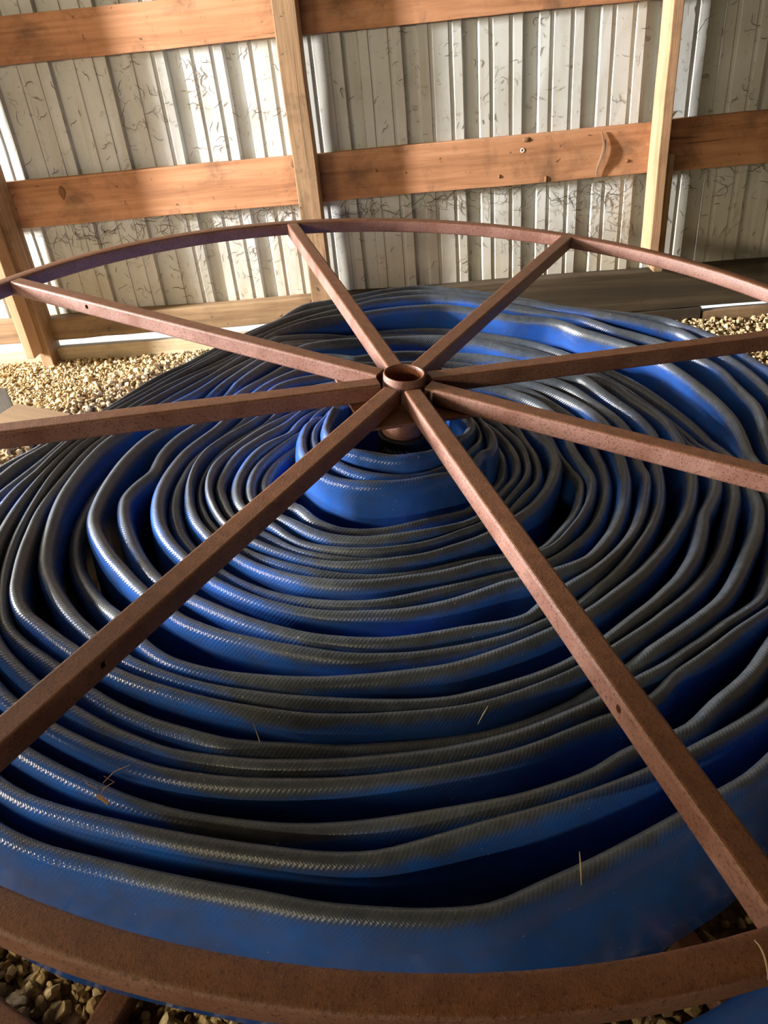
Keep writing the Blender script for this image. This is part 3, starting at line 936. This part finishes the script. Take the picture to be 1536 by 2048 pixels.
# washer and bark strip on the middle board
o = lathe('washer', [(0.004, 0.0), (0.009, 0.0), (0.009, 0.002), (0.004, 0.0025)], M_STEEL, None, 24, True)
o.location = (0.438, GY0 - 0.0001, EYE - 0.470)
o.rotation_euler = (math.pi / 2, 0, 0)
prop(o, 'small round pale washer on the middle girt board', 'washer')
pts = []
for i in range(10):
    t = i / 9
    pts.append(Vector((0.012 * math.sin(t * 5), -0.004 - 0.006 * math.sin(t * 3), -0.165 * t)))
me = strand_mesh([(pts, 0.0055), ([p + Vector((0.010, -0.001, -0.01)) for p in pts[1:7]], 0.004)], 0.004, 5)
o = link('bark_strip', me, M_BARK)
o.location = (0.748, GY0 - 0.002, EYE - 0.428)
prop(o, 'torn bark strip hanging down the middle girt board near the right stud', 'bark')

# insect mud daubs on the boards
def mud(label, x, z, w_, h_, y=GY0, g='mud daubs on the girt boards'):
    bm = bmesh.new()
    bmesh.ops.create_icosphere(bm, subdivisions=2, radius=1)
    for v in bm.verts:
        k = 1 + 0.25 * math.sin(v.co.x * 7 + x * 30) * math.cos(v.co.z * 6 + z * 20)
        v.co = Vector((v.co.x * w_ * k, v.co.y * 0.005, v.co.z * h_ * k))
    o = from_bm('mud_daub', bm, M_MUD, None, True)
    o.location = (x, y, z)
    prop(o, label, 'mud', g)


for lab, x, z, w_, h_ in (
        ('large dark mud daub on the top edge of the middle girt board above the washer', 0.455, EYE - 0.432, 0.017, 0.010),
        ('slim mud daub at the lower edge of the middle girt board right of the washer', 0.535, EYE - 0.586, 0.007, 0.014),
        ('small mud daub on the middle girt board close to the right stud', 0.860, EYE - 0.545, 0.010, 0.006),
        ('small mud daub low on the middle girt board, left of and below the washer', 0.345, EYE - 0.560, 0.006, 0.008),
        ('mud daub on the middle girt board just left of the middle post', -0.495, EYE - 0.440, 0.016, 0.014),
        ('dark diamond-shaped mud daub on the left half of the left middle girt board', -1.480, EYE - 0.470, 0.014, 0.026)):
    mud(lab, x, z, w_, h_)


# stringy cobwebs and grime clinging to the sheet under the boards
def cobweb(label, spots, seed):
    r = random.Random(seed)
    paths = []
    for (x0, x1, z0, z1, cnt, ln) in spots:
        for _ in range(cnt):
            p = Vector((r.uniform(x0, x1), 3.412, r.uniform(z0, z1)))
            a = r.uniform(0, 6.28)
            pts = []
            for s in range(r.randint(4, 9)):
                pts.append(p.copy())
                a += r.uniform(-0.9, 0.9)
                p = p + Vector((math.cos(a), r.uniform(-0.15, 0.1), math.sin(a))) * ln * r.uniform(0.5, 1.3)
                p.y = min(max(p.y, 3.40), 3.4175)
            paths.append((pts, r.uniform(0.0005, 0.0015)))
    c = Vector(((spots[0][0] + spots[0][1]) / 2, 3.41, spots[0][2]))
    me = strand_mesh([([q - c for q in pts], rad) for pts, rad in paths], 0.001, 3)
    o = link('cobweb', me, M_WEB)
    o.location = c
    prop(o, label, 'cobweb', None, 'stuff')


cobweb('dusty dark cobwebs on the metal wall in the left bay', [(-1.65, -0.5, EYE - 0.68, EYE - 0.60, 110, 0.016), (-1.6, -0.5, EYE - 0.98, EYE - 0.65, 90, 0.008), (-1.6, -0.5, EYE - 0.40, EYE - 0.01, 60, 0.008), (-1.2, -1.0, EYE - 0.30, EYE - 0.02, 16, 0.010), (-0.9, -0.8, EYE - 0.25, EYE - 0.03, 14, 0.009)], 5)
cobweb('dusty dark cobwebs on the metal wall between middle post and right stud', [(-0.35, 0.93, EYE - 0.67, EYE - 0.60, 100, 0.015), (0.4, 0.93, EYE - 0.90, EYE - 0.62, 80, 0.011), (-0.3, 0.93, EYE - 0.97, EYE - 0.62, 60, 0.007), (-0.3, 0.93, EYE - 0.40, EYE + 0.0, 40, 0.007)], 9)
cobweb('dusty dark cobwebs on the metal wall right of the right stud', [(1.03, 1.7, EYE - 0.70, EYE - 0.60, 40, 0.013), (1.03, 1.7, EYE - 0.97, EYE - 0.62, 50, 0.009), (1.03, 1.7, EYE - 0.40, EYE + 0.0, 30, 0.009)], 13)
